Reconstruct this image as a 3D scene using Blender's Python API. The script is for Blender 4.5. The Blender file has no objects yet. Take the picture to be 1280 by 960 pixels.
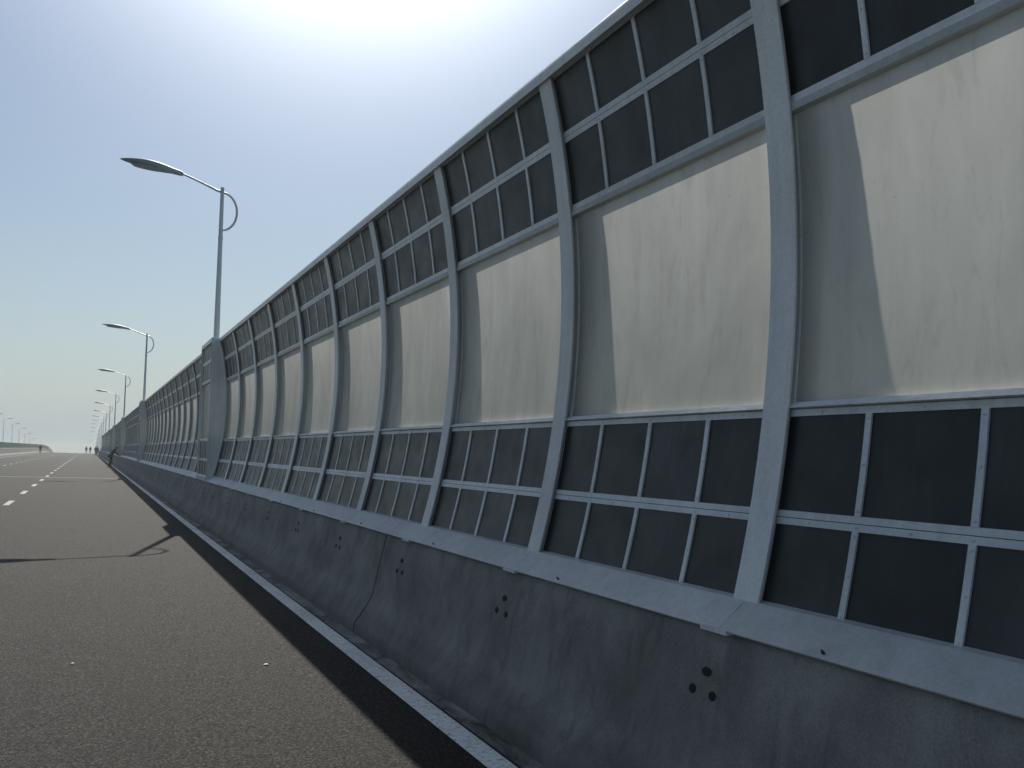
import bpy, bmesh, math, random
import numpy as np
from mathutils import Matrix, Vector
random.seed(7)
R = math.radians
scene = bpy.context.scene
C = scene.collection

# ---------------------------------------------------------------- camera
cam_data = bpy.data.cameras.new('camera')
cam = bpy.data.objects.new('camera', cam_data); C.objects.link(cam)
scene.camera = cam
CAM_Z = 1.57
cam_data.sensor_width = 36
cam_data.lens = 1094.17 / 1280 * 36
cam_data.clip_start = 0.05
cam_data.clip_end = 20000
yaw, pitch, roll = R(25.705), R(4.522), R(0.796)
Rt = Vector((math.cos(yaw), -math.sin(yaw), 0))
Fh = Vector((math.sin(yaw), math.cos(yaw), 0))
Fw = Fh * math.cos(pitch) + Vector((0, 0, math.sin(pitch)))
Up = Vector((0, 0, math.cos(pitch))) - Fh * math.sin(pitch)
R2 = Rt * math.cos(roll) + Up * math.sin(roll)
U2 = Up * math.cos(roll) - Rt * math.sin(roll)
m = Matrix((R2, U2, -Fw)).transposed().to_4x4()
m.translation = (0, 0, CAM_Z)
cam.matrix_world = m

# ---------------------------------------------------------------- sky and sun
SUN_AZ, SUN_EL = 14.2, 43.9          # azimuth measured from the road direction (+Y) towards +X
world = bpy.data.worlds.new('World'); scene.world = world
world.use_nodes = True
wn = world.node_tree.nodes; wl = world.node_tree.links
wn.clear()
sky = wn.new('ShaderNodeTexSky'); sky.sky_type = 'NISHITA'
sky.sun_disc = False
sky.sun_elevation = R(SUN_EL)
sky.sun_rotation = R(SUN_AZ)
sky.altitude = 0
sky.air_density = 1.25
sky.dust_density = 0.9
sky.ozone_density = 3.2
bg = wn.new('ShaderNodeBackground'); bg.inputs['Strength'].default_value = 0.055
wo = wn.new('ShaderNodeOutputWorld')
# thick summer haze: the whole sky pales towards the horizon, and the air is brighter around the sun
sdv = (math.sin(R(SUN_AZ)) * math.cos(R(SUN_EL)), math.cos(R(SUN_AZ)) * math.cos(R(SUN_EL)), math.sin(R(SUN_EL)))
tc = wn.new('ShaderNodeTexCoord')
nrm = wn.new('ShaderNodeVectorMath'); nrm.operation = 'NORMALIZE'; wl.new(tc.outputs['Generated'], nrm.inputs[0])
def wmath(op, a, b=None):
    x = wn.new('ShaderNodeMath'); x.operation = op
    for k, v in enumerate((a, b)):
        if v is None: continue
        if isinstance(v, (int, float)): x.inputs[k].default_value = v
        else: wl.new(v, x.inputs[k])
    return x.outputs[0]
sx = wn.new('ShaderNodeSeparateXYZ'); wl.new(nrm.outputs[0], sx.inputs[0])
up = wmath('MAXIMUM', sx.outputs[2], 0.0)
hazef = wmath('MULTIPLY', wmath('EXPONENT', wmath('MULTIPLY', up, -8.0)), 0.97)
hm = wn.new('ShaderNodeMix'); hm.data_type = 'RGBA'
wl.new(hazef, hm.inputs[0]); wl.new(sky.outputs[0], hm.inputs[6]); hm.inputs[7].default_value = (5.5, 6.85, 7.8, 1)
dt = wn.new('ShaderNodeVectorMath'); dt.operation = 'DOT_PRODUCT'; wl.new(nrm.outputs[0], dt.inputs[0]); dt.inputs[1].default_value = sdv
aur = wmath('MULTIPLY', wmath('POWER', wmath('MAXIMUM', dt.outputs['Value'], 0.0), 36.0), 36.0)
am = wn.new('ShaderNodeMix'); am.data_type = 'RGBA'; am.blend_type = 'ADD'; am.inputs[0].default_value = 1.0
cb = wn.new('ShaderNodeCombineColor')
for k, f in enumerate((0.93, 1.0, 1.04)): wl.new(wmath('MULTIPLY', aur, f), cb.inputs[k])
wl.new(hm.outputs[2], am.inputs[6]); wl.new(cb.outputs[0], am.inputs[7])
wl.new(am.outputs[2], bg.inputs['Color']); wl.new(bg.outputs[0], wo.inputs['Surface'])

sun_data = bpy.data.lights.new('sun', 'SUN')
sun_data.energy = 5.0; sun_data.angle = R(0.5); sun_data.color = (1.0, 0.95, 0.86)
sun = bpy.data.objects.new('sun', sun_data); C.objects.link(sun)
sd = Vector((math.sin(R(SUN_AZ)) * math.cos(R(SUN_EL)), math.cos(R(SUN_AZ)) * math.cos(R(SUN_EL)), math.sin(R(SUN_EL))))
sun.rotation_euler = sd.to_track_quat('Z', 'Y').to_euler()
sun.location = (40, 160, 160)

scene.view_settings.view_transform = 'Standard'
scene.view_settings.look = 'None'
scene.view_settings.gamma = 1
scene.view_settings.exposure = 0.44
scene.cycles.max_bounces = 8
scene.cycles.volume_bounces = 0
scene.cycles.use_denoising = True

# ---------------------------------------------------------------- node helpers
class NT:
    def __init__(s, name):
        s.m = bpy.data.materials.new(name); s.m.use_nodes = True
        s.n = s.m.node_tree.nodes; s.l = s.m.node_tree.links
        s.b = s.n['Principled BSDF']; s.o = s.n['Material Output']
        s.pos = s.n.new('ShaderNodeNewGeometry').outputs['Position']
    def mapped(s, scale):
        mp = s.n.new('ShaderNodeMapping'); mp.inputs['Scale'].default_value = scale
        s.l.new(s.pos, mp.inputs['Vector']); return mp.outputs[0]
    def noise(s, scale, detail=4, rough=0.55, vec=None, dist=0.0):
        t = s.n.new('ShaderNodeTexNoise'); t.inputs['Scale'].default_value = scale
        t.inputs['Detail'].default_value = detail; t.inputs['Roughness'].default_value = rough
        t.inputs['Distortion'].default_value = dist
        s.l.new(vec if vec else s.pos, t.inputs['Vector']); return t.outputs['Fac']
    def vor(s, scale, out='Distance', vec=None, feature='F1'):
        t = s.n.new('ShaderNodeTexVoronoi'); t.feature = feature; t.inputs['Scale'].default_value = scale
        s.l.new(vec if vec else s.pos, t.inputs['Vector']); return t.outputs[out]
    def ramp(s, fac, stops):
        r = s.n.new('ShaderNodeValToRGB'); e = r.color_ramp.elements
        while len(e) < len(stops): e.new(0.5)
        for k, (p, c) in enumerate(stops):
            e[k].position = p
            e[k].color = (c, c, c, 1) if isinstance(c, (int, float)) else (*c, 1)
        s.l.new(fac, r.inputs['Fac']); return r.outputs['Color']
    def mix(s, a, b, fac, mode='MIX'):
        x = s.n.new('ShaderNodeMix'); x.data_type = 'RGBA'; x.blend_type = mode
        for sock, v in ((x.inputs[0], fac), (x.inputs[6], a), (x.inputs[7], b)):
            if isinstance(v, (int, float)): sock.default_value = v
            elif isinstance(v, tuple): sock.default_value = (*v, 1)
            else: s.l.new(v, sock)
        return x.outputs[2]
    def math(s, op, a, b=None):
        x = s.n.new('ShaderNodeMath'); x.operation = op
        for k, v in enumerate((a, b)):
            if v is None: continue
            if isinstance(v, (int, float)): x.inputs[k].default_value = v
            else: s.l.new(v, x.inputs[k])
        return x.outputs[0]
    def rnd(s): return s.n.new('ShaderNodeObjectInfo').outputs['Random']
    def color(s, c):
        if isinstance(c, tuple): s.b.inputs['Base Color'].default_value = (*c, 1)
        else: s.l.new(c, s.b.inputs['Base Color'])
    def set(s, rough=None, metal=None, spec=None):
        if rough is not None:
            if isinstance(rough, (int, float)): s.b.inputs['Roughness'].default_value = rough
            else: s.l.new(rough, s.b.inputs['Roughness'])
        if metal is not None: s.b.inputs['Metallic'].default_value = metal
        if spec is not None: s.b.inputs['Specular IOR Level'].default_value = spec
    def bump(s, h, strength, dist):
        b = s.n.new('ShaderNodeBump'); b.inputs['Strength'].default_value = strength
        b.inputs['Distance'].default_value = dist
        s.l.new(h, b.inputs['Height']); s.l.new(b.outputs[0], s.b.inputs['Normal'])
    def xyz(s):
        x = s.n.new('ShaderNodeSeparateXYZ'); s.l.new(s.pos, x.inputs[0]); return x.outputs

# ---------------------------------------------------------------- materials
def mat_asphalt():
    t = NT('asphalt')
    stones = t.ramp(t.vor(100, 'Color'), [(0.0, (0.0005, 0.0005, 0.0005)), (0.48, (0.0015, 0.0015, 0.0013)), (0.66, (0.010, 0.0099, 0.0086)), (1.0, (0.068, 0.067, 0.058))])
    fine = t.ramp(t.noise(240, 3), [(0.3, 0.45), (0.7, 1.35)])
    c = t.mix(stones, fine, 1.0, 'MULTIPLY')
    big = t.ramp(t.noise(0.55, 5, 0.6, dist=0.4), [(0.3, (0.82, 0.83, 0.84)), (0.7, (1.15, 1.12, 1.07))])
    c = t.mix(c, big, 1.0, 'MULTIPLY')
    tracks = t.ramp(t.noise(1.3, 4, 0.5, t.mapped((1, 0.035, 1))), [(0.35, 0.86), (0.68, 1.14)])
    c = t.mix(c, tracks, 1.0, 'MULTIPLY')
    brown = t.ramp(t.noise(0.8, 4, 0.5, t.mapped((0.9, 0.25, 1))), [(0.5, 0.0), (0.75, 0.5)])
    c = t.mix(c, t.mix(c, (1.12, 1.01, 0.92), 1.0, 'MULTIPLY'), brown)
    dry = t.vor(2.2, 'Distance')
    spk = t.ramp(dry, [(0.0, 1.0), (0.010, 1.0), (0.016, 0.0)])
    c = t.mix(c, (0.42, 0.42, 0.40), spk)
    t.color(c); t.set(rough=t.ramp(t.noise(60, 2), [(0.3, 0.72), (0.7, 0.95)]), spec=0.19)
    h = t.math('ADD', t.math('MULTIPLY', t.vor(100), -1.0), t.math('MULTIPLY', t.noise(190, 3), 0.7))
    t.bump(h, 0.9, 0.006)
    return t.m

def mat_concrete(name, base, dirt=1.0):
    t = NT(name)
    b = Vector(base)
    lo, hi = tuple(b * 0.64), tuple(b * 1.26)
    c = t.ramp(t.noise(1.9, 7, 0.62, dist=0.6), [(0.3, lo), (0.72, hi)])
    brown = t.ramp(t.noise(0.9, 5, 0.6), [(0.45, 0.0), (0.72, 0.30 * dirt)])
    c = t.mix(c, tuple(b * 0.72 * 1.0) if False else (base[0] * 0.78, base[1] * 0.73, base[2] * 0.66), brown)
    streak = t.ramp(t.noise(6, 4, 0.6, t.mapped((1, 1.6, 0.12))), [(0.4, 1.0), (0.75, 0.84)])
    c = t.mix(c, streak, 0.75 * dirt, 'MULTIPLY')
    splash = t.ramp(t.math('ADD', t.xyz()[2], t.math('MULTIPLY', t.noise(3.5, 6, 0.7), -0.30)), [(-0.0, 0.62), (0.10, 1.0)])
    c = t.mix(c, splash, 0.8 * dirt, 'MULTIPLY')
    stain = t.ramp(t.noise(2.6, 6, 0.72, t.mapped((1, 1, 0.55)), dist=1.2), [(0.54, 1.0), (0.66, 0.66)])
    c = t.mix(c, stain, 0.55 * dirt, 'MULTIPLY')
    drip = t.ramp(t.noise(11, 3, 0.5, t.mapped((1, 1, 0.05))), [(0.60, 1.0), (0.70, 0.74)])
    c = t.mix(c, drip, 0.7 * dirt, 'MULTIPLY')
    fine = t.ramp(t.noise(120, 3, 0.6), [(0.3, 0.80), (0.7, 1.18)])
    c = t.mix(c, fine, 1.0, 'MULTIPLY')
    pits = t.ramp(t.vor(26), [(0.0, 0.45), (0.07, 0.5), (0.10, 1.0)])
    c = t.mix(c, pits, 0.5, 'MULTIPLY')
    t.color(c); t.set(rough=0.85, spec=0.25)
    t.bump(t.math('ADD', t.noise(14, 6, 0.65), t.math('MULTIPLY', pits, 0.15)), 0.35, 0.012)
    return t.m

def mat_steel(name, base, rough=0.48, metal=0.0, wear=1.0):
    t = NT(name)
    b = Vector(base)
    c = t.ramp(t.noise(2.2, 6, 0.6, t.mapped((1, 1, 0.5))), [(0.3, tuple(b * 0.86)), (0.7, tuple(b * 1.1))])
    streak = t.ramp(t.noise(14, 4, 0.6, t.mapped((1, 1, 0.06))), [(0.45, 1.0), (0.8, 0.82)])
    c = t.mix(c, streak, wear, 'MULTIPLY')
    dust = t.ramp(t.noise(55, 4, 0.65), [(0.4, 0.93), (0.7, 1.07)])
    c = t.mix(c, dust, wear, 'MULTIPLY')
    rn = t.ramp(t.rnd(), [(0, 0.93), (1, 1.07)])
    c = t.mix(c, rn, 1.0, 'MULTIPLY')
    t.color(c); t.set(rough=t.ramp(t.noise(18, 4), [(0.3, rough - 0.08), (0.7, rough + 0.12)]), metal=metal, spec=0.4)
    t.bump(t.noise(3, 2), 0.04, 0.01)
    return t.m

def mat_pane():
    t = NT('dark_tinted_pane')
    c = t.ramp(t.noise(2.4, 6, 0.6, dist=0.5), [(0.3, (0.017, 0.0175, 0.0165)), (0.75, (0.042, 0.041, 0.037))])
    rn = t.ramp(t.rnd(), [(0, 0.6), (1, 1.5)])
    c = t.mix(c, rn, 1.0, 'MULTIPLY')
    drip = t.ramp(t.noise(9, 5, 0.65, t.mapped((1, 1, 0.12)), dist=0.4), [(0.45, 0.9), (0.78, 1.55)])
    c = t.mix(c, drip, 1.0, 'MULTIPLY')
    t.color(c)
    t.set(rough=t.ramp(t.noise(5, 5, 0.6), [(0.3, 0.36), (0.7, 0.52)]), spec=0.34)
    return t.m

def mat_frosted():
    t = NT('frosted_polycarbonate')
    c = t.ramp(t.noise(1.2, 6, 0.6, t.mapped((1, 1.3, 0.7)), dist=0.8), [(0.3, (0.36, 0.357, 0.335)), (0.72, (0.475, 0.471, 0.445))])
    streak = t.ramp(t.noise(10, 4, 0.6, t.mapped((1, 1, 0.10))), [(0.42, 1.0), (0.8, 0.86)])
    c = t.mix(c, streak, 0.8, 'MULTIPLY')
    smear = t.ramp(t.noise(4.0, 7, 0.7, t.mapped((1, 2.2, 0.6)), dist=1.5), [(0.54, 1.0), (0.72, 0.80)])
    c = t.mix(c, smear, 0.8, 'MULTIPLY')
    scuff = t.ramp(t.noise(9.0, 5, 0.75, t.mapped((1, 1.0, 2.2)), dist=2.5), [(0.655, 1.0), (0.71, 0.66)])
    c = t.mix(c, scuff, 0.8, 'MULTIPLY')
    grain = t.ramp(t.noise(300, 2), [(0.3, 0.95), (0.7, 1.05)])
    c = t.mix(c, grain, 1.0, 'MULTIPLY')
    rn = t.ramp(t.rnd(), [(0, 0.94), (1, 1.05)])
    c = t.mix(c, rn, 1.0, 'MULTIPLY')
    tr = t.n.new('ShaderNodeBsdfTranslucent'); t.l.new(c, tr.inputs['Color'])
    rf = t.n.new('ShaderNodeBsdfRefraction'); rf.inputs['Roughness'].default_value = 0.85; rf.inputs['IOR'].default_value = 1.12
    t.l.new(c, rf.inputs['Color'])
    tm = t.n.new('ShaderNodeMixShader'); tm.inputs[0].default_value = 0.14
    t.l.new(tr.outputs[0], tm.inputs[1]); t.l.new(rf.outputs[0], tm.inputs[2])
    t.color(t.mix(c, (0.45, 0.48, 0.50), 1.0, 'MULTIPLY')); t.set(rough=0.55, spec=0.3)
    mx = t.n.new('ShaderNodeMixShader'); mx.inputs[0].default_value = FROST_MIX
    t.l.new(t.b.outputs[0], mx.inputs[1]); t.l.new(tm.outputs[0], mx.inputs[2])
    t.l.new(mx.outputs[0], t.o.inputs['Surface'])
    return t.m
FROST_MIX = 0.86

def mat_paint(name='road_paint', base=(0.76, 0.77, 0.75)):
    t = NT(name)
    wear = t.ramp(t.noise(30, 5, 0.7), [(0.33, 0.45), (0.5, 1.0)])
    c = t.mix(base, wear, 1.0, 'MULTIPLY')
    c = t.mix(c, t.ramp(t.noise(1.1, 5), [(0.35, 0.78), (0.7, 1.08)]), 1.0, 'MULTIPLY')
    spots = t.ramp(t.vor(5), [(0.0, 0.3), (0.02, 0.3), (0.03, 1.0)])
    c = t.mix(c, spots, 1.0, 'MULTIPLY')
    t.color(c); t.set(rough=0.7, spec=0.3); t.bump(t.noise(150, 3), 0.5, 0.003)
    return t.m

def mat_plain(name, col, rough=0.6, metal=0.0, var=0.12):
    t = NT(name); b = Vector(col)
    t.color(t.ramp(t.noise(8, 4), [(0.3, tuple(b * (1 - var))), (0.7, tuple(b * (1 + var)))]))
    t.set(rough=rough, metal=metal); return t.m

def mat_water():
    t = NT('sea_water')
    t.color(t.ramp(t.noise(0.01, 4), [(0.3, (0.10, 0.125, 0.12)), (0.7, (0.14, 0.16, 0.15))]))
    t.set(rough=0.22, spec=0.5)
    t.bump(t.noise(0.6, 6, 0.7), 0.6, 0.5); return t.m

def mat_gutter():
    t = NT('gutter_concrete')
    c = t.ramp(t.noise(2.2, 7, 0.7, t.mapped((1.4, 0.6, 1)), dist=0.8), [(0.36, (0.05, 0.05, 0.046)), (0.62, (0.30, 0.295, 0.27))])
    c = t.mix(c, t.ramp(t.noise(90, 3, 0.7), [(0.3, 0.7), (0.7, 1.2)]), 1.0, 'MULTIPLY')
    t.color(c); t.set(rough=0.85, spec=0.25); t.bump(t.noise(40, 5, 0.7), 0.6, 0.01); return t.m

M = dict(
    asphalt=mat_asphalt(), concrete=mat_concrete('parapet_concrete', (0.275, 0.258, 0.225)),
    pale_concrete=mat_concrete('median_concrete', (0.26, 0.26, 0.25), 0.4), deck=mat_concrete('deck_concrete', (0.32, 0.32, 0.31), 0.3),
    gutter=mat_gutter(), steel=mat_steel('grey_coated_steel', (0.78, 0.77, 0.73)), flashing=mat_steel('flashing_steel', (0.51, 0.52, 0.50), 0.45),
    frame=mat_steel('aluminium_frame', (0.76, 0.76, 0.74), 0.42), cap=mat_steel('cap_steel', (0.84, 0.85, 0.83), 0.36), pane=mat_pane(), frosted=mat_frosted(), paint=mat_paint(), sunlit_paint=mat_paint('sunlit_paint', (0.25, 0.25, 0.24)),  # dash and left-line paint: same paint as the edge line, coloured darker for sun
    pole=mat_steel('galvanised_pole', (0.58, 0.61, 0.62), 0.42, 0.15), lamp=mat_plain('lamp_housing_grey', (0.25, 0.30, 0.35), 0.5),
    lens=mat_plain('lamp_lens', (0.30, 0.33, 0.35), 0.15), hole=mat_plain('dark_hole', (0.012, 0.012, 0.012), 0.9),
    bolt=mat_plain('steel_bolt', (0.10, 0.10, 0.10), 0.45, 0.4), green=mat_plain('green_screen', (0.001, 0.085, 0.078), 0.85),
    joint=mat_plain('joint_filler', (0.038, 0.037, 0.034), 0.8), rubber=mat_plain('joint_rubber', (0.02, 0.02, 0.02), 0.8),
    stone=mat_plain('pale_stone', (0.62, 0.61, 0.58), 0.7), water=mat_water(),
    skin=mat_plain('skin', (0.30, 0.19, 0.13), 0.6), dark_cloth=mat_plain('dark_cloth', (0.018, 0.020, 0.025), 0.85),
    navy_cloth=mat_plain('navy_cloth', (0.02, 0.028, 0.05), 0.85), red_cloth=mat_plain('red_cloth', (0.10, 0.03, 0.03), 0.85),
    hair=mat_plain('black_hair', (0.01, 0.009, 0.009), 0.6), hivis=mat_plain('grey_cloth', (0.07, 0.07, 0.08), 0.85),
)

# ---------------------------------------------------------------- mesh helpers
def crest(Y):
    return 0.0 if Y < 238 else -(Y - 238) ** 2 / 5400.0
def road_z(X, Y=0):
    return 0.02 * (2.0 - X) + crest(Y)

def smooth_angle(me, deg):
    for p in me.polygons: p.use_smooth = True
    me.set_sharp_from_angle(angle=R(deg))
class MB:
    def __init__(s): s.v = []; s.f = []; s.smooth = False
    def add(s, vs, fs):
        k = len(s.v); s.v += [tuple(v) for v in vs]; s.f += [tuple(i + k for i in f) for f in fs]
    def box(s, x0, x1, y0, y1, z0, z1):
        s.add([(x0,y0,z0),(x1,y0,z0),(x1,y1,z0),(x0,y1,z0),(x0,y0,z1),(x1,y0,z1),(x1,y1,z1),(x0,y1,z1)],
              [(0,3,2,1),(4,5,6,7),(0,1,5,4),(1,2,6,5),(2,3,7,6),(3,0,4,7)])
    def loft(s, rings, cap=True):
        n = len(rings[0]); k = len(s.v)
        for r in rings: s.v += [tuple(p) for p in r]
        for i in range(len(rings) - 1):
            for j in range(n):
                a = k + i*n + j; b = k + i*n + (j+1) % n
                s.f.append((a, b, b + n, a + n))
        if cap:
            s.f.append(tuple(k + j for j in reversed(range(n))))
            s.f.append(tuple(k + (len(rings)-1)*n + j for j in range(n)))
    def prism_y(s, outline, y0, y1, zoff=(0, 0)):          # outline in (x, z), extruded along y
        s.loft([[(x, y0, z + zoff[0]) for x, z in outline], [(x, y1, z + zoff[1]) for x, z in outline]])
    def tube(s, pts, rad, n=8):
        rings = []
        for i, p in enumerate(pts):
            p = Vector(p); a = Vector(pts[max(i-1, 0)]); b = Vector(pts[min(i+1, len(pts)-1)])
            d = (b - a).normalized()
            u = Vector((0, 1, 0)); 
            if abs(d.dot(u)) > 0.9: u = Vector((1, 0, 0))
            w = d.cross(u).normalized(); u = w.cross(d)
            r = rad[i] if isinstance(rad, (list, tuple)) else rad
            rings.append([p + (u * math.cos(2*math.pi*j/n) + w * math.sin(2*math.pi*j/n)) * r for j in range(n)])
        s.loft(rings)
    def mesh(s, name, mat, smooth=False):
        me = bpy.data.meshes.new(name); me.from_pydata(s.v, [], s.f)
        me.validate(); 
        bm = bmesh.new(); bm.from_mesh(me); bmesh.ops.recalc_face_normals(bm, faces=bm.faces); bm.to_mesh(me); bm.free()
        me.materials.append(mat)
        if smooth: smooth_angle(me, 40)
        return me
def inst(me, name, parent=None, loc=(0, 0, 0)):
    o = bpy.data.objects.new(name, me); C.objects.link(o); o.location = loc
    if parent: o.parent = parent
    return o
def thing(name, label, cat, loc=(0, 0, 0), group=None, rz=0):
    o = bpy.data.objects.new(name, None); C.objects.link(o); o.location = loc; o.rotation_euler = (0, 0, rz)
    o.empty_display_size = 0.3
    o['label'] = label; o['category'] = cat
    if group: o['group'] = group
    return o
def structure(o): o['kind'] = 'structure'; return o
def bevel(o, w=0.004, seg=1):
    b = o.modifiers.new('bevel', 'BEVEL'); b.width = w; b.segments = seg; b.limit_method = 'ANGLE'
    return o

# ---------------------------------------------------------------- road, deck, water
Ys = [-60, -20, 0, 20, 60, 120, 180, 238] + list(range(245, 470, 8))
def strip(x0, x1, ys, off=0.0, nx=1):
    vs, fs = [], []
    for Y in ys:
        for i in range(nx + 1):
            X = x0 + (x1 - x0) * i / nx
            vs.append((X, Y, road_z(X, Y) + off))
    for k in range(len(ys) - 1):
        for i in range(nx):
            a = k*(nx+1) + i; fs.append((a, a+1, a+nx+2, a+nx+1))
    return vs, fs
mb = MB(); mb.add(*strip(-10.35, 2.03, Ys)); road = structure(inst(mb.mesh('road', M['asphalt']), 'road'))
mb = MB()
vs, fs = [], []
for Y in Ys:
    for X, z in ((-20.6, 0.04), (-10.85, 0.247)): vs.append((X, Y, z + crest(Y)))
for k in range(len(Ys) - 1): fs.append((2*k, 2*k+1, 2*k+3, 2*k+2))
mb.add(vs, fs); structure(inst(mb.mesh('far_road', M['asphalt']), 'road'))
mb = MB()
for k in range(len(Ys) - 1):
    a, b = Ys[k], Ys[k+1]
    mb.loft([[(x, Y, z + crest(Y)) for x, z in ((-21.2, -0.02), (3.0, -0.06), (3.0, -0.5), (0.5, -1.8), (-18.5, -1.8), (-21.2, -0.5))] for Y in (a, b)], cap=(k in (0, len(Ys) - 2)))
structure(inst(mb.mesh('bridge_deck', M['deck']), 'bridge_deck'))
mb = MB(); mb.add(*strip(2.03, 2.20, Ys, -0.006)); structure(inst(mb.mesh('gutter', M['gutter']), 'gutter'))
mb = MB(); mb.add([(-5900, -5900, -16), (5900, -5900, -16), (5900, 5900, -16), (-5900, 5900, -16)], [(0, 1, 2, 3)])
structure(inst(mb.mesh('water', M['water']), 'water'))

# painted markings, 4 mm above the asphalt
mb = MB(); mb.add(*strip(1.866, 2.008, Ys, 0.004)); inst(mb.mesh('edge_line', M['paint']), 'edge_line', road)
mb = MB(); mb.add(*strip(-9.32, -9.16, Ys, 0.004)); inst(mb.mesh('edge_line_left', M['sunlit_paint']), 'edge_line', road)
for X in (-1.82, -5.52):
    for k in range(-5, 58):
        Yc = 26.75 + 6.03 * k
        if X < -5 and k < 3: continue
        ys = [Yc - 1.05, Yc + 1.05]
        vs, fs = strip(X - 0.07, X + 0.07, ys, 0.004)
        vs = [(x, y - Yc, z - crest(Yc)) for x, y, z in vs]
        key = 'dash%.1f' % X
        if Yc < 225 and key in bpy.data.meshes: me = bpy.data.meshes[key]
        else:
            mb = MB(); mb.add(vs, fs); me = mb.mesh(key if Yc < 225 else 'dash_crest', M['sunlit_paint'])
        inst(me, 'lane_dash', road, (0, Yc, crest(Yc)))
# expansion joint across the carriageway
for Yj in (48.8, 168.8):
    mb = MB(); mb.add(*strip(-10.3, 2.02, [Yj - 0.4, Yj + 0.4], 0.004, 2)); inst(mb.mesh('joint_strip', M['joint']), 'joint_strip', road)
    mb = MB(); mb.add(*strip(-10.3, 2.02, [Yj - 0.05, Yj + 0.05], 0.008, 2)); inst(mb.mesh('joint_seal', M['rubber']), 'joint_seal', road)

# ---------------------------------------------------------------- concrete parapet (right)
par = thing('concrete_parapet', 'smooth grey concrete parapet with curved face carrying the noise barrier', 'parapet', (2.45, 0, 0))
par_out = [(2.155, -0.03), (2.158, 0.06), (2.172, 0.090), (2.205, 0.130), (2.25, 0.19), (2.292, 0.255), (2.322, 0.325), (2.345, 0.42), (2.370, 0.54),
           (2.405, 0.69), (2.436, 0.815), (2.450, 0.832), (2.97, 0.832), (2.99, 0.815), (2.99, -0.05)]
joints = [-13.2, -2.8, 7.6, 18.0, 24.4, 34.8, 45.2, 48.8]
while joints[-1] < 455: joints.append(joints[-1] + 10.4)
def par_x(z):
    zs = [p[1] for p in par_out[:11]]; xs = [p[0] for p in par_out[:11]]
    return float(np.interp(z, zs, xs))
pcache = {}
for a, b in zip(joints[:-1], joints[1:]):
    ln = round(b - a, 2); ca, cb = crest(a), crest(b)
    if cb == 0 and ln in pcache: me = pcache[ln]
    else:
        mb = MB(); n = 6 if cb == 0 else 1
        rings = []
        for i in range(n + 1):
            y = 0.015 + (ln - 0.030) * i / n
            rings.append([(x - 2.45, y, z + (cb - ca) * i / n) for x, z in par_out])
        mb.loft(rings); me = mb.mesh('parapet_section', M['concrete'])
        smooth_angle(me, 32)
        if cb == 0: pcache[ln] = me
    inst(me, 'parapet_section', par, (0, a, ca))
mb = MB(); mb.prism_y([(x - 2.45 + 0.016, z - 0.006) for x, z in par_out[:11]] + [(0.45, 0.80), (0.45, -0.03)], joints[0], 225)
core = inst(mb.mesh('joint_core', M['rubber']), 'joint_core', par)

# triple holes below each post: solid discs, the recess shade put into their colour
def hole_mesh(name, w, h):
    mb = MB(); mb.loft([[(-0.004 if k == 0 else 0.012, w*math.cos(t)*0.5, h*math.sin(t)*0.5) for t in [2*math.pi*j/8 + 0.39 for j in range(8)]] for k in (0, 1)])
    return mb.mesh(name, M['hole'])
h_big, h_small = hole_mesh('anchor_hole_wide', 0.064, 0.040), hole_mesh('anchor_hole', 0.044, 0.040)
for n in range(-1, 34):
    Yp = 3.0 + 2 * n + 0.05
    for dy, z, me in ((0, 0.665, h_big), (0.065, 0.578, h_small), (-0.065, 0.578, h_small)):
        jit = random.uniform(-0.008, 0.008)
        o = inst(me, 'anchor_hole', par, (par_x(z) - 2.45, Yp + dy + jit, z + jit * 0.6)); o.rotation_euler = (0, 0.22, 0)

# ---------------------------------------------------------------- noise barrier
zz = np.array([0.953, 1.321, 1.752, 1.818, 3.127, 3.64, 4.027]); xx = np.array([2.569, 2.663, 2.742, 2.752, 2.772, 2.704, 2.613])
pc = np.polyfit(zz, xx, 3); dpc = np.polyder(pc)
X0 = 2.6
def P(z, t):
    x = float(np.polyval(pc, z)); s = float(np.polyval(dpc, z)); q = math.sqrt(1 + s*s)
    return (x - X0 + t / q, z - t * s / q)
def cbox(mb, z0, z1, seg, t0, t1, y0, y1):                 # a box that follows the curve
    rings = []
    for i in range(seg + 1):
        z = z0 + (z1 - z0) * i / seg
        a, b = P(z, t0), P(z, t1)
        rings.append([(a[0], y0, a[1]), (b[0], y0, b[1]), (b[0], y1, b[1]), (a[0], y1, a[1])])
    mb.loft(rings)
PF = P
def flat_P(z, t): return (2.452 - X0 + t, z)
wall = thing('noise_barrier', 'tall curved noise barrier of grey steel posts, dark panes and frosted panels on the parapet', 'noise barrier', (X0, 0, 0))

# posts: H section swept along the curve
PW = 0.078
sec = [(0.0, -PW), (0.0, PW), (0.012, PW), (0.012, 0.008), (0.158, 0.008), (0.158, PW), (0.170, PW), (0.170, -PW), (0.158, -PW), (0.158, -0.008), (0.012, -0.008), (0.012, -PW)]
mb = MB(); rings = []
for i in range(21):
    z = 0.93 + (4.06 - 0.93) * i / 20
    dt = -0.018 + 0.020 * min(1.0, max(0.0, (z - 2.2) / 0.9))
    rings.append([(P(z, t + (dt if t > 0.1 else 0))[0], y, P(z, t + (dt if t > 0.1 else 0))[1]) for t, y in sec])
mb.loft(rings); post_me = mb.mesh('post', M['steel'])

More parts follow.
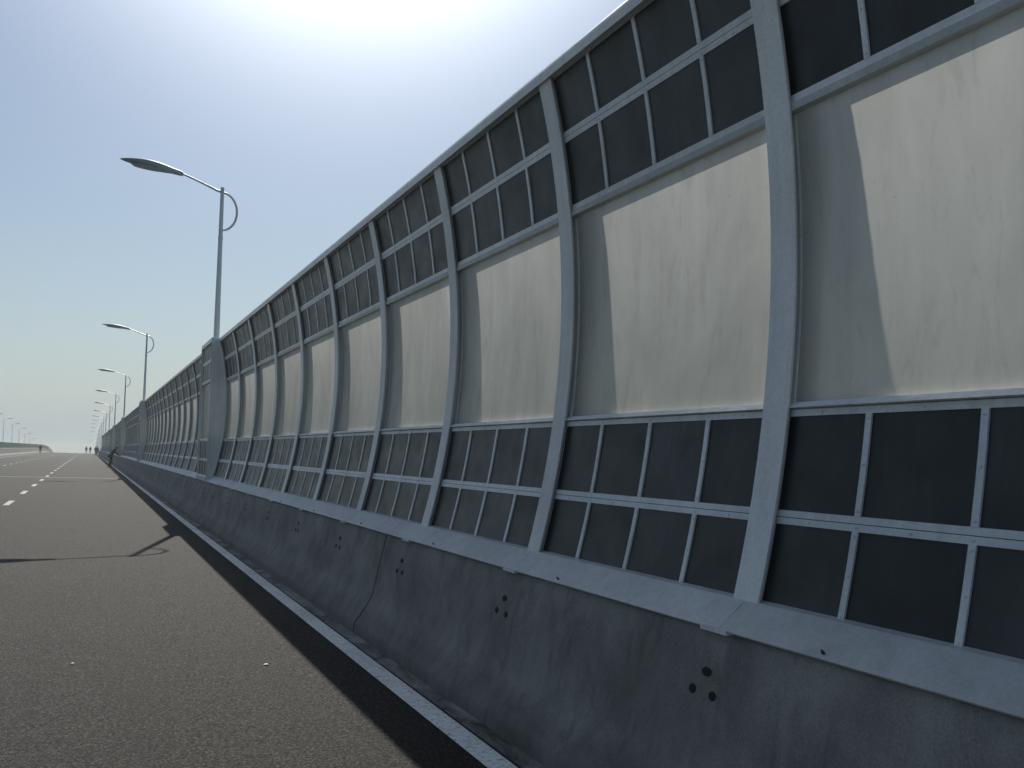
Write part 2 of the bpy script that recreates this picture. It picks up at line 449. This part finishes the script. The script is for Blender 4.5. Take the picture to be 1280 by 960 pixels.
def frame_mesh(name, zl, Pf, seg, rivets, y0=0.022, y1=1.978):
    """two rows of four openings; zl = [bottom, row1 bottom, row1 top, row2 bottom, row2 top, top]"""
    global P
    keep = P; P = Pf
    mb = MB()
    zb, a0, a1, b0, b1, zt = zl
    mid = (a1 + b0) / 2
    cbox(mb, zb, a0, 1, 0.030, 0.095, y0, y1)
    cbox(mb, a1, mid - 0.0015, 1, 0.030, 0.095, y0, y1)
    cbox(mb, mid + 0.0015, b0, 1, 0.030, 0.095, y0, y1)
    cbox(mb, b1, zt, 1, 0.030, 0.095, y0, y1)
    for r0, r1 in ((a0, a1), (b0, b1)):
        for ym in (0.5, 1.0, 1.5):
            cbox(mb, r0, r1, seg, 0.027, 0.060, ym - 0.0145, ym + 0.0145)
        for ye in ((y0, 0.06), (1.94, y1)):
            cbox(mb, r0, r1, seg, 0.032, 0.090, ye[0], ye[1])
    if rivets:
        spots = []
        for ym in (0.5, 1.0, 1.5):
            for r0, r1 in ((a0, a1), (b0, b1)):
                spots += [(ym, r0 + 0.02, 0.027), (ym, (r0 + r1) / 2, 0.027), (ym, r1 - 0.02, 0.027)]
        for ym in (0.25, 0.5, 1.0, 1.5, 1.75, 0.75, 1.25):
            spots += [(ym, (a1 + mid) / 2, 0.030), (ym, (b1 + zt) / 2, 0.030)]
        for y, z, t in spots:
            r = 0.0065
            mb.loft([[ (P(z + rr * math.sin(q), t - tt)[0], y + rr * math.cos(q), P(z + rr * math.sin(q), t - tt)[1]) for q in [2*math.pi*j/6 for j in range(6)]] for rr, tt in ((r, -0.001), (r * 0.9, 0.003), (r * 0.4, 0.0045))])
    P = keep
    return mb.mesh(name, M['frame'])
def pane_mesh(name, z0, z1, Pf, seg, y0, y1):
    global P
    keep = P; P = Pf
    mb = MB(); cbox(mb, z0 - 0.004, z1 + 0.004, seg, 0.036, 0.056, y0 - 0.004, y1 + 0.004)
    P = keep
    return mb.mesh(name, M['pane'])
LOW = [0.925, 0.955, 1.292, 1.350, 1.752, 1.782]
UPP = [3.165, 3.200, 3.606, 3.674, 4.020, 4.045]
PY = [(0.06, 0.4855), (0.5145, 0.9855), (1.0145, 1.4855), (1.5145, 1.94)]
kit = {}
for kind, Pf, seg in (('curved', PF, 3), ('flat', flat_P, 1)):
    for rv in (True, False):
        kit[kind, 'low', rv] = frame_mesh('panel_frame', LOW, Pf, seg, rv)
        kit[kind, 'upp', rv] = frame_mesh('panel_frame', UPP, Pf, seg, rv)
    kit[kind, 'panes'] = [[pane_mesh('dark_pane', z[a], z[b], Pf, seg, y0, y1) for (y0, y1) in PY] for z in (LOW, UPP) for a, b in ((1, 2), (3, 4))]
    keep = P; P = Pf
    # ledges below and above the frosted panel
    mb = MB()
    so = [P(1.785, 0.010), P(1.7865, 0.004), P(1.8165, 0.040), P(1.8165, 0.098), P(1.785, 0.098)]
    mb.prism_y(so, 0.024, 1.976)
    kit[kind, 'sill'] = mb.mesh('sill', M['cap'])
    mb = MB(); cbox(mb, 3.1285, 3.162, 1, 0.016, 0.095, 0.024, 1.976); kit[kind, 'head'] = mb.mesh('head_rail', M['flashing'])
    mb = MB()                                               # frosted sheet, in a thin rim
    vs, fs = [], []
    ns = 14
    for i in range(ns + 1):
        z = 1.812 + (3.133 - 1.812) * i / ns
        x, z2 = P(z, 0.070)
        for y in (0.024, 1.976): vs.append((x, y, z2))
    for i in range(ns): fs.append((2*i, 2*i+1, 2*i+3, 2*i+2))
    mb.add(vs, fs); kit[kind, 'light'] = mb.mesh('frosted_panel', M['frosted'], smooth=True)
    mb = MB()
    cbox(mb, 1.818, 3.127, 10, 0.058, 0.0835, -0.014, 0.014)
    kit[kind, 'rim'] = mb.mesh('panel_rim', M['frame'])
    P = keep
# top cap
mb = MB()
cap_out = [(P(4.030, -0.022)), (P(4.030, -0.018)), (P(4.030, 0.22)), (P(4.085, 0.225)), (P(4.112, 0.20)), (P(4.112, 0.012)), (P(4.106, -0.004)), (P(4.090, -0.016)), (P(4.074, -0.022))]
mb.prism_y(cap_out, -0.999, 0.999); cap_me = mb.mesh('top_cap', M['cap'])
# sloped flashing at the foot
mb = MB()
kick_out = [(2.424 - X0, 0.838), (2.421 - X0, 0.844), (2.572 - X0, 0.955), (2.64 - X0, 0.968), (2.78 - X0, 0.968), (2.78 - X0, 0.836), (2.47 - X0, 0.836)]
mb.prism_y(kick_out, -0.9985, 0.9985); kick_me = mb.mesh('foot_flashing', M['flashing'])
mb = MB(); mb.box(2.414 - X0, 2.47 - X0, -0.085, 0.085, 0.829, 0.837); mb.box(2.411 - X0, 2.416 - X0, -0.085, 0.085, 0.829, 0.850)
clip_me = mb.mesh('clip', M['frame'])
mb = MB()
mb.loft([[(2.44 - X0 - 0.62*tt, r*math.cos(q), 0.861 + 0.78*tt + r*math.sin(q)) for q in [2*math.pi*j/6 for j in range(6)]] for r, tt in ((0.010, -0.01), (0.010, 0.004), (0.006, 0.006), (0.006, 0.012))])
bolt_me = mb.mesh('bolt', M['bolt'])
# lamp bay pieces: side plate, roof, foot
def side_outline():
    pts = [(2.442 - X0, 0.84), (2.440 - X0, 4.135)]
    for i in range(15):
        z = 4.135 - (4.135 - 0.90) * i / 14
        pts.append((P(z, 0.0)[0] + 0.03, z))
    pts.append((2.60 - X0, 0.86))
    return pts
mb = MB(); mb.prism_y(side_outline(), -0.012, 0.012); plate_me = mb.mesh('side_plate', M['steel'])
mb = MB(); mb.prism_y([(2.438 - X0, 4.03), (2.438 - X0, 4.125), (2.46 - X0, 4.14), (2.78 - X0, 4.14), (2.82 - X0, 4.03)], -0.985, 0.985); roof_me = mb.mesh('top_cap_flat', M['cap'])
mb = MB(); mb.prism_y([(2.424 - X0, 0.838), (2.424 - X0, 0.93), (2.446 - X0, 0.966), (2.60 - X0, 0.966), (2.60 - X0, 0.836)], -0.985, 0.985); foot_me = mb.mesh('foot_flashing_flat', M['flashing'])

LAMP_BAYS = [9 + 15*k for k in range(0, 7)]
N_END = 111
pane_budget = 296
rest = MB()
for n in range(-2, N_END):
    Y = 3.0 + 2*n
    lampbay = n in LAMP_BAYS
    kind = 'flat' if lampbay else 'curved'
    rv = n <= 4
    inst(post_me, 'post', wall, (0, Y, 0))
    loc = (0, Y, 0)
    low = inst(kit[kind, 'low', rv], 'panel_frame', wall, loc)
    upp = inst(kit[kind, 'upp', rv], 'panel_frame', wall, loc)
    for r, row in enumerate(kit[kind, 'panes']):
        for me in row:
            if n >= -1 and pane_budget > 0:
                pane_budget -= 1
                inst(me, 'dark_pane', low if r < 2 else upp, (0, 0, 0))
            else:
                k = len(rest.v)
                rest.v += [(v.co.x, v.co.y + Y, v.co.z) for v in me.vertices]
                rest.f += [tuple(i + k for i in p.vertices) for p in me.polygons]
    lp = inst(kit[kind, 'light'], 'frosted_panel', wall, loc)
    inst(kit[kind, 'rim'], 'panel_rim', lp, (0, 0.036, 0)); inst(kit[kind, 'rim'], 'panel_rim', lp, (0, 1.964, 0))
    inst(kit[kind, 'sill'], 'sill', wall, loc)
    inst(kit[kind, 'head'], 'head_rail', wall, loc)
    if lampbay:
        inst(plate_me, 'side_plate', wall, (0, Y, 0)); inst(plate_me, 'side_plate', wall, (0, Y + 2, 0))
        inst(roof_me, 'top_cap', wall, (0, Y + 1, 0)); inst(foot_me, 'foot_flashing', wall, (0, Y + 1, 0))
    else:
        inst(cap_me, 'top_cap', wall, (0, Y + 1, 0))
        k = inst(kick_me, 'foot_flashing', wall, (0, Y + 1, 0))
        if n < 30: inst(clip_me, 'clip', wall, (0, Y + 0.02, 0))
        if n < 8:
            inst(bolt_me, 'bolt', k, (0, 0.43, 0))
inst(post_me, 'post', wall, (0, 3.0 + 2*N_END, 0))
o = inst(rest.mesh('distant_panes', M['pane']), 'distant_panes', wall); o['kind'] = 'stuff'

# ---------------------------------------------------------------- street lamps
def lamp_parts(z_base, z_top, mirror, fine):
    """meshes in lamp space: pole axis at x = 0, arm towards -x (or +x when mirrored)"""
    s = -1 if mirror else 1
    out = {}
    dz = z_top - 7.757
    n = 14 if fine else 8
    mb = MB(); mb.tube([(0, 0, z_base), (0, 0, z_base + 2.5), (0, 0, 6.6 + dz), (0, 0, 7.80 + dz)], [0.088, 0.075, 0.050, 0.042], n)
    mb.tube([(0, 0, 6.56 + dz), (0, 0, 6.62 + dz)], [0.056, 0.056], n)
    mb.tube([(0, 0, 7.80 + dz), (0, 0, 7.825 + dz)], [0.050, 0.035], n)
    out['pole'] = mb.mesh('pole', M['pole'], smooth=False)
    mb = MB(); mb.tube([(0, 0, z_base), (0, 0, z_base + 0.02)], [0.19, 0.19], n); mb.tube([(0, 0, z_base + 0.02), (0, 0, z_base + 0.16)], [0.13, 0.095], n)
    out['base_plate'] = mb.mesh('base_plate', M['pole'])
    pts = [(-0.0, 7.715), (-0.12, 7.735), (-0.35, 7.825), (-0.62, 7.925), (-0.93, 8.03)]
    mb = MB(); mb.tube([(s*x, 0, z + dz) for x, z in pts], [0.034, 0.030, 0.027, 0.024, 0.024], 8)
    out['arm'] = mb.mesh('arm', M['pole'], smooth=True)
    pts = []
    for i in range(15):
        a = math.pi/2 - math.pi * i / 14
        pts.append((0.02 + 0.335 * math.cos(a), 7.245 + 0.455 * math.sin(a)))
    mb = MB(); mb.tube([(s*x, 0, z + dz) for x, z in pts], 0.028, 8)
    out['hoop'] = mb.mesh('hoop', M['pole'], smooth=True)
    # head: leaf-shaped body, then its lens below
    prof = [(0.0, 0.050, 0.045, 0.050), (0.05, 0.065, 0.055, 0.062), (0.18, 0.085, 0.065, 0.070), (0.26, 0.125, 0.076, 0.088), (0.38, 0.195, 0.080, 0.100),
            (0.52, 0.235, 0.074, 0.098), (0.66, 0.230, 0.062, 0.080), (0.80, 0.175, 0.044, 0.048), (0.91, 0.110, 0.028, 0.030), (0.98, 0.045, 0.013, 0.012), (1.0, 0.010, 0.004, 0.004)]
    L = 1.36
    def axis(u): return (-0.90 - L * u, 8.02 + dz + 0.15 * u - 0.055 * math.sin(math.pi * u) * -1 * 0.6)
    rings = []
    for u, w, up, dn in prof:
        ax, az = axis(u); ring = []
        for j in range(16):
            a = 2*math.pi*j/16; c, q = math.cos(a), math.sin(a)
            y = w * math.copysign(abs(c) ** 0.85, c); z = (up if q > 0 else dn) * math.copysign(abs(q) ** 0.8, q)
            ring.append((s*ax, y, az + z))
        rings.append(ring)
    mb = MB(); mb.loft(rings); out['lamp_head'] = mb.mesh('lamp_head', M['lamp'], smooth=True)
    rings = []
    for k, ins in ((0, 1.0), (1, 0.7)):
        ring = []
        for j in range(16):
            a = 2*math.pi*j/16
            u = 0.58 + 0.26 * math.cos(a) * (1 if k == 0 else 0.85); ax, az = axis(u)
            ring.append((s*ax, 0.15 * math.sin(a) * (1 if k == 0 else 0.85), az - (0.060 if k == 0 else 0.104)))
        rings.append(ring)
    mb = MB(); mb.loft(rings); out['lens'] = mb.mesh('lens', M['lens'], smooth=False)
    return out
def lamp(loc, parts, label, group):
    t = thing('street_lamp', label, 'street lamp', loc, group)
    inst(parts['base_plate'], 'base_plate', t); inst(parts['pole'], 'pole', t); inst(parts['arm'], 'arm', t); inst(parts['hoop'], 'hoop', t)
    h = inst(parts['lamp_head'], 'lamp_head', t); inst(parts['lens'], 'lens', h)
    return t
pr = lamp_parts(0.834, 7.757, False, True)
order = ['nearest and largest', 'second nearest', 'third', 'fourth', 'fifth', 'sixth', 'seventh', 'eighth', 'ninth', 'tenth', 'eleventh', 'twelfth', 'thirteenth']
for k in range(13):
    Y = 21.57 + 30 * k
    if k == 0: lab = 'nearest and largest single-arm street lamp, rising from the first box bay of the noise barrier'
    elif k < 7: lab = f'{order[k]} single-arm street lamp along the noise barrier, rising from its own box bay'
    else: lab = f'{order[k]} single-arm street lamp of the right-hand row, small and hazy beyond the barrier end'
    lamp((2.606, Y, crest(Y)), pr, lab, 'street lamps along the right parapet')
pl = lamp_parts(0.834, 9.0, True, False)
for k in range(6):
    Y = 244 + 30 * k
    lab = ['leftmost and largest', 'second', 'third', 'fourth', 'fifth', 'rightmost and faintest'][k] + ' street lamp of the far row behind the green median screen'
    lamp((-20.95, Y, crest(Y)), pl, lab, 'street lamps along the opposite carriageway')

# ---------------------------------------------------------------- median barrier with green screen
med = thing('median_barrier', 'pale concrete median barrier topped by a long dark green screen', 'barrier', (-10.6, 0, 0.24))
med_out = [(-0.28, -0.02), (-0.26, 0.08), (-0.13, 0.30), (-0.09, 1.02), (0.09, 1.02), (0.13, 0.30), (0.26, 0.08), (0.28, -0.02)]
mb = MB(); mb.loft([[(x, Y, z + crest(Y)) for x, z in med_out] for Y in Ys]); inst(mb.mesh('concrete_wall', M['pale_concrete']), 'concrete_wall', med)
mb = MB()
Yg = [-20 + 4*i for i in range(79)]
for a, b in zip(Yg[:-1], Yg[1:]):
    mb.loft([[(x, Y, z + crest(Y)) for x, z in ((-0.02, 1.08), (0.02, 1.08), (0.02, 1.86), (-0.02, 1.86))] for Y in (a + 0.04, b - 0.04)])
    for zz_ in (1.08, 1.45, 1.83):
        mb.loft([[(x, Y, z + crest(Y)) for x, z in ((-0.035, zz_), (0.035, zz_), (0.035, zz_ + 0.04), (-0.035, zz_ + 0.04))] for Y in (a + 0.04, b - 0.04)])
inst(mb.mesh('green_screen', M['green']), 'green_screen', med)
mb = MB()
for Y in Yg: mb.box(-0.04, 0.04, Y - 0.035, Y + 0.035, 1.02 + crest(Y), 1.90 + crest(Y))
inst(mb.mesh('screen_posts', M['green']), 'screen_post', med)
mb = MB(); e = Yg[-1]
mb.loft([[(x, Y, z + crest(Y)) for x, z in ((-0.03, 0.98), (0.03, 0.98), (0.03, h), (-0.03, h))] for Y, h in ((e + 0.05, 1.86), (e + 20, 1.60), (e + 45, 1.20))])
inst(mb.mesh('end_rail', M['bolt']), 'end_rail', med)
fp = thing('concrete_parapet', 'low pale parapet on the far edge of the opposite carriageway', 'parapet', (-20.95, 0, 0.0))
mb = MB(); mb.loft([[(x, Y, z + crest(Y)) for x, z in ((-0.25, -0.05), (-0.25, 0.83), (0.20, 0.83), (0.33, 0.1), (0.35, 0.0))] for Y in Ys]); inst(mb.mesh('concrete_wall', M['pale_concrete']), 'concrete_wall', fp)

# ---------------------------------------------------------------- people
def skin_obj(name, verts, edges, radii, mat, parent, sub=1):
    me = bpy.data.meshes.new(name); me.from_pydata(verts, edges, []); me.materials.append(mat)
    o = inst(me, name, parent)
    sk = o.modifiers.new('skin', 'SKIN'); sk.use_smooth_shade = True
    for k, r in enumerate(radii):
        rr = r if isinstance(r, tuple) else (r, r)
        me.skin_vertices[0].data[k].radius = rr
    me.skin_vertices[0].data[0].use_root = True
    ss = o.modifiers.new('subdivision', 'SUBSURF'); ss.levels = sub; ss.render_levels = sub
    return o
def person(loc, rz, label, pose, top, bottom, size=1.0):
    t = thing('person', label, 'person', loc, None, rz); t.scale = (size,) * 3
    # joints, facing +y
    J = dict(pel=(0,0,.95), waist=(0,.0,1.10), chest=(0,.0,1.32), neck=(0,.0,1.48), head0=(0,.02,1.58), head1=(0,.02,1.68),
             hl=(-.09,0,.90), kl=(-.10,.02,.50), al=(-.10,-.02,.09), tl=(-.11,.14,.035), hr=(.09,0,.90), kr=(.10,.02,.50), ar=(.10,-.02,.09), tr=(.11,.14,.035),
             sl=(-.18,0,1.42), el=(-.24,-.02,1.14), wl=(-.25,.05,.90), pl=(-.25,.07,.82), sr=(.18,0,1.42), er=(.24,-.02,1.14), wr=(.25,.05,.90), pr=(.25,.07,.82))
    J.update(pose)
    names = list(J)
    idx = {k: i for i, k in enumerate(names)}
    E = [('pel','waist'),('waist','chest'),('chest','neck'),('neck','head0'),('head0','head1'),('pel','hl'),('hl','kl'),('kl','al'),('al','tl'),('pel','hr'),('hr','kr'),('kr','ar'),('ar','tr'),
         ('neck','sl'),('sl','el'),('el','wl'),('wl','pl'),('neck','sr'),('sr','er'),('er','wr'),('wr','pr')]
    rad = dict(pel=(.15,.12), waist=(.15,.12), chest=(.19,.13), neck=.055, head0=.088, head1=.098, hl=.085, kl=.058, al=.04, tl=.035, hr=.085, kr=.058, ar=.04, tr=.035,
               sl=.055, el=.042, wl=.03, pl=.035, sr=.055, er=.042, wr=.03, pr=.035)
    b = skin_obj('body', [J[k] for k in names], [(idx[a], idx[c]) for a, c in E], [rad[k] for k in names], M['skin'], t, 1)
    def part(name, keys, edges, grow, mat):
        ids = {k: i for i, k in enumerate(keys)}
        rr = [tuple(x + grow for x in (rad[k] if isinstance(rad[k], tuple) else (rad[k], rad[k]))) for k in keys]
        return skin_obj(name, [J[k] for k in keys], [(ids[a], ids[c]) for a, c in edges], rr, mat, t, 1)
    part('jacket', ['chest','waist','pel','neck','sl','el','wl','sr','er','wr'], [('chest','waist'),('waist','pel'),('chest','neck'),('neck','sl'),('sl','el'),('el','wl'),('neck','sr'),('sr','er'),('er','wr')], .022, top)
    part('trousers', ['pel','hl','kl','al','hr','kr','ar'], [('pel','hl'),('hl','kl'),('kl','al'),('pel','hr'),('hr','kr'),('kr','ar')], .018, bottom)
    for a, c in (('al','tl'), ('ar','tr')): part('shoe', [a, c], [(a, c)], .014, M['hair'])
    h0, h1 = Vector(J['head0']), Vector(J['head1'])
    up = (h1 - h0).normalized()
    mb = MB(); rings = []
    for k in range(5):
        ph = math.pi / 2 * k / 4.2
        cc = h1 + up * (-0.02 + 0.15 * math.sin(ph)) + Vector((0, -0.03, 0)); r = 0.115 * math.cos(ph)
        rings.append([cc + Vector((r * math.cos(q), r * math.sin(q), 0)) for q in [2*math.pi*j/10 for j in range(10)]])
    mb.loft(rings); inst(mb.mesh('hair', M['hair'], True), 'hair', t)
    return t
lean = dict(pel=(0,-.12,.92), waist=(0,-.03,1.07), chest=(0,.09,1.26), neck=(0,.20,1.40), head0=(0,.27,1.47), head1=(0,.33,1.55),
            hl=(-.09,-.12,.88), hr=(.09,-.12,.88), kl=(-.10,-.02,.48), kr=(.10,-.10,.48), al=(-.10,-.12,.09), ar=(.10,-.22,.09), tl=(-.11,.03,.035), tr=(.11,-.07,.035),
            sl=(-.18,.15,1.34), sr=(.18,.15,1.34), el=(-.21,.28,1.09), er=(.21,.30,1.09), wl=(-.15,.55,.93), wr=(.15,.55,.93), pl=(-.14,.62,.92), pr=(.14,.62,.92))
walk = dict(kl=(-.10,.14,.52), al=(-.10,.16,.10), tl=(-.11,.31,.06), kr=(.10,-.06,.50), ar=(.10,-.26,.13), tr=(.11,-.13,.045), el=(-.24,-.12,1.15), wl=(-.25,-.14,.93), pl=(-.25,-.13,.85), er=(.24,.08,1.15), wr=(.25,.22,.95), pr=(.25,.27,.88))
person((1.80, 79.4, road_z(1.80)), R(-90), 'person in dark clothes bending over the parapet beneath the noise barrier', lean, M['dark_cloth'], M['dark_cloth'])
person((1.30, 186, road_z(1.30)), R(180), 'person in dark clothes walking beside the parapet far up the road', walk, M['dark_cloth'], M['dark_cloth'])
person((1.75, 206, road_z(1.75)), R(170), 'person in reddish top close to the end of the noise barrier', {}, M['red_cloth'], M['dark_cloth'])
person((0.45, 244, road_z(0.45, 244)), R(185), 'distant person in a dark jacket near the road crest, right one of two', walk, M['navy_cloth'], M['dark_cloth'])
person((-0.45, 250, road_z(-0.45, 250)), R(180), 'distant person in grey near the road crest, left one of two', {}, M['hivis'], M['dark_cloth'])
person((-9.1, 210, road_z(-9.1, 210)), R(0), 'lone person standing against the pale median barrier', {}, M['navy_cloth'], M['dark_cloth'])

# ---------------------------------------------------------------- loose stones on the asphalt
def stone(X, Y, r, label):
    bm = bmesh.new(); bmesh.ops.create_icosphere(bm, subdivisions=2, radius=r)
    rr = random.Random(int(X*1000))
    for v in bm.verts: v.co = Vector((v.co.x * 1.3, v.co.y, v.co.z * 0.55)) * rr.uniform(0.82, 1.15)
    me = bpy.data.meshes.new('stone'); bm.to_mesh(me); bm.free(); me.materials.append(M['stone'])
    o = inst(me, 'stone', None, (X, Y, road_z(X) + r * 0.45)); o['label'] = label; o['category'] = 'stone'
stone(1.23, 6.59, 0.014, 'small white stone chip on the asphalt beside the shadow edge')
stone(-0.03, 7.04, 0.010, 'tiny pale stone chip on the sunlit asphalt at lower left')

# ---------------------------------------------------------------- haze
hz = NT('haze_air')
hz.n.remove(hz.b)
pv = hz.n.new('ShaderNodeVolumePrincipled')
pv.inputs['Color'].default_value = (0.52, 0.56, 0.55, 1)
pv.inputs['Density'].default_value = 0.0007
pv.inputs['Anisotropy'].default_value = 0.3
hz.l.new(pv.outputs[0], hz.o.inputs['Volume'])
mb = MB(); mb.box(-6000, 6000, -6000, 6000, -17.5, 11.0)
o = inst(mb.mesh('haze', hz.m), 'haze'); o['kind'] = 'stuff'
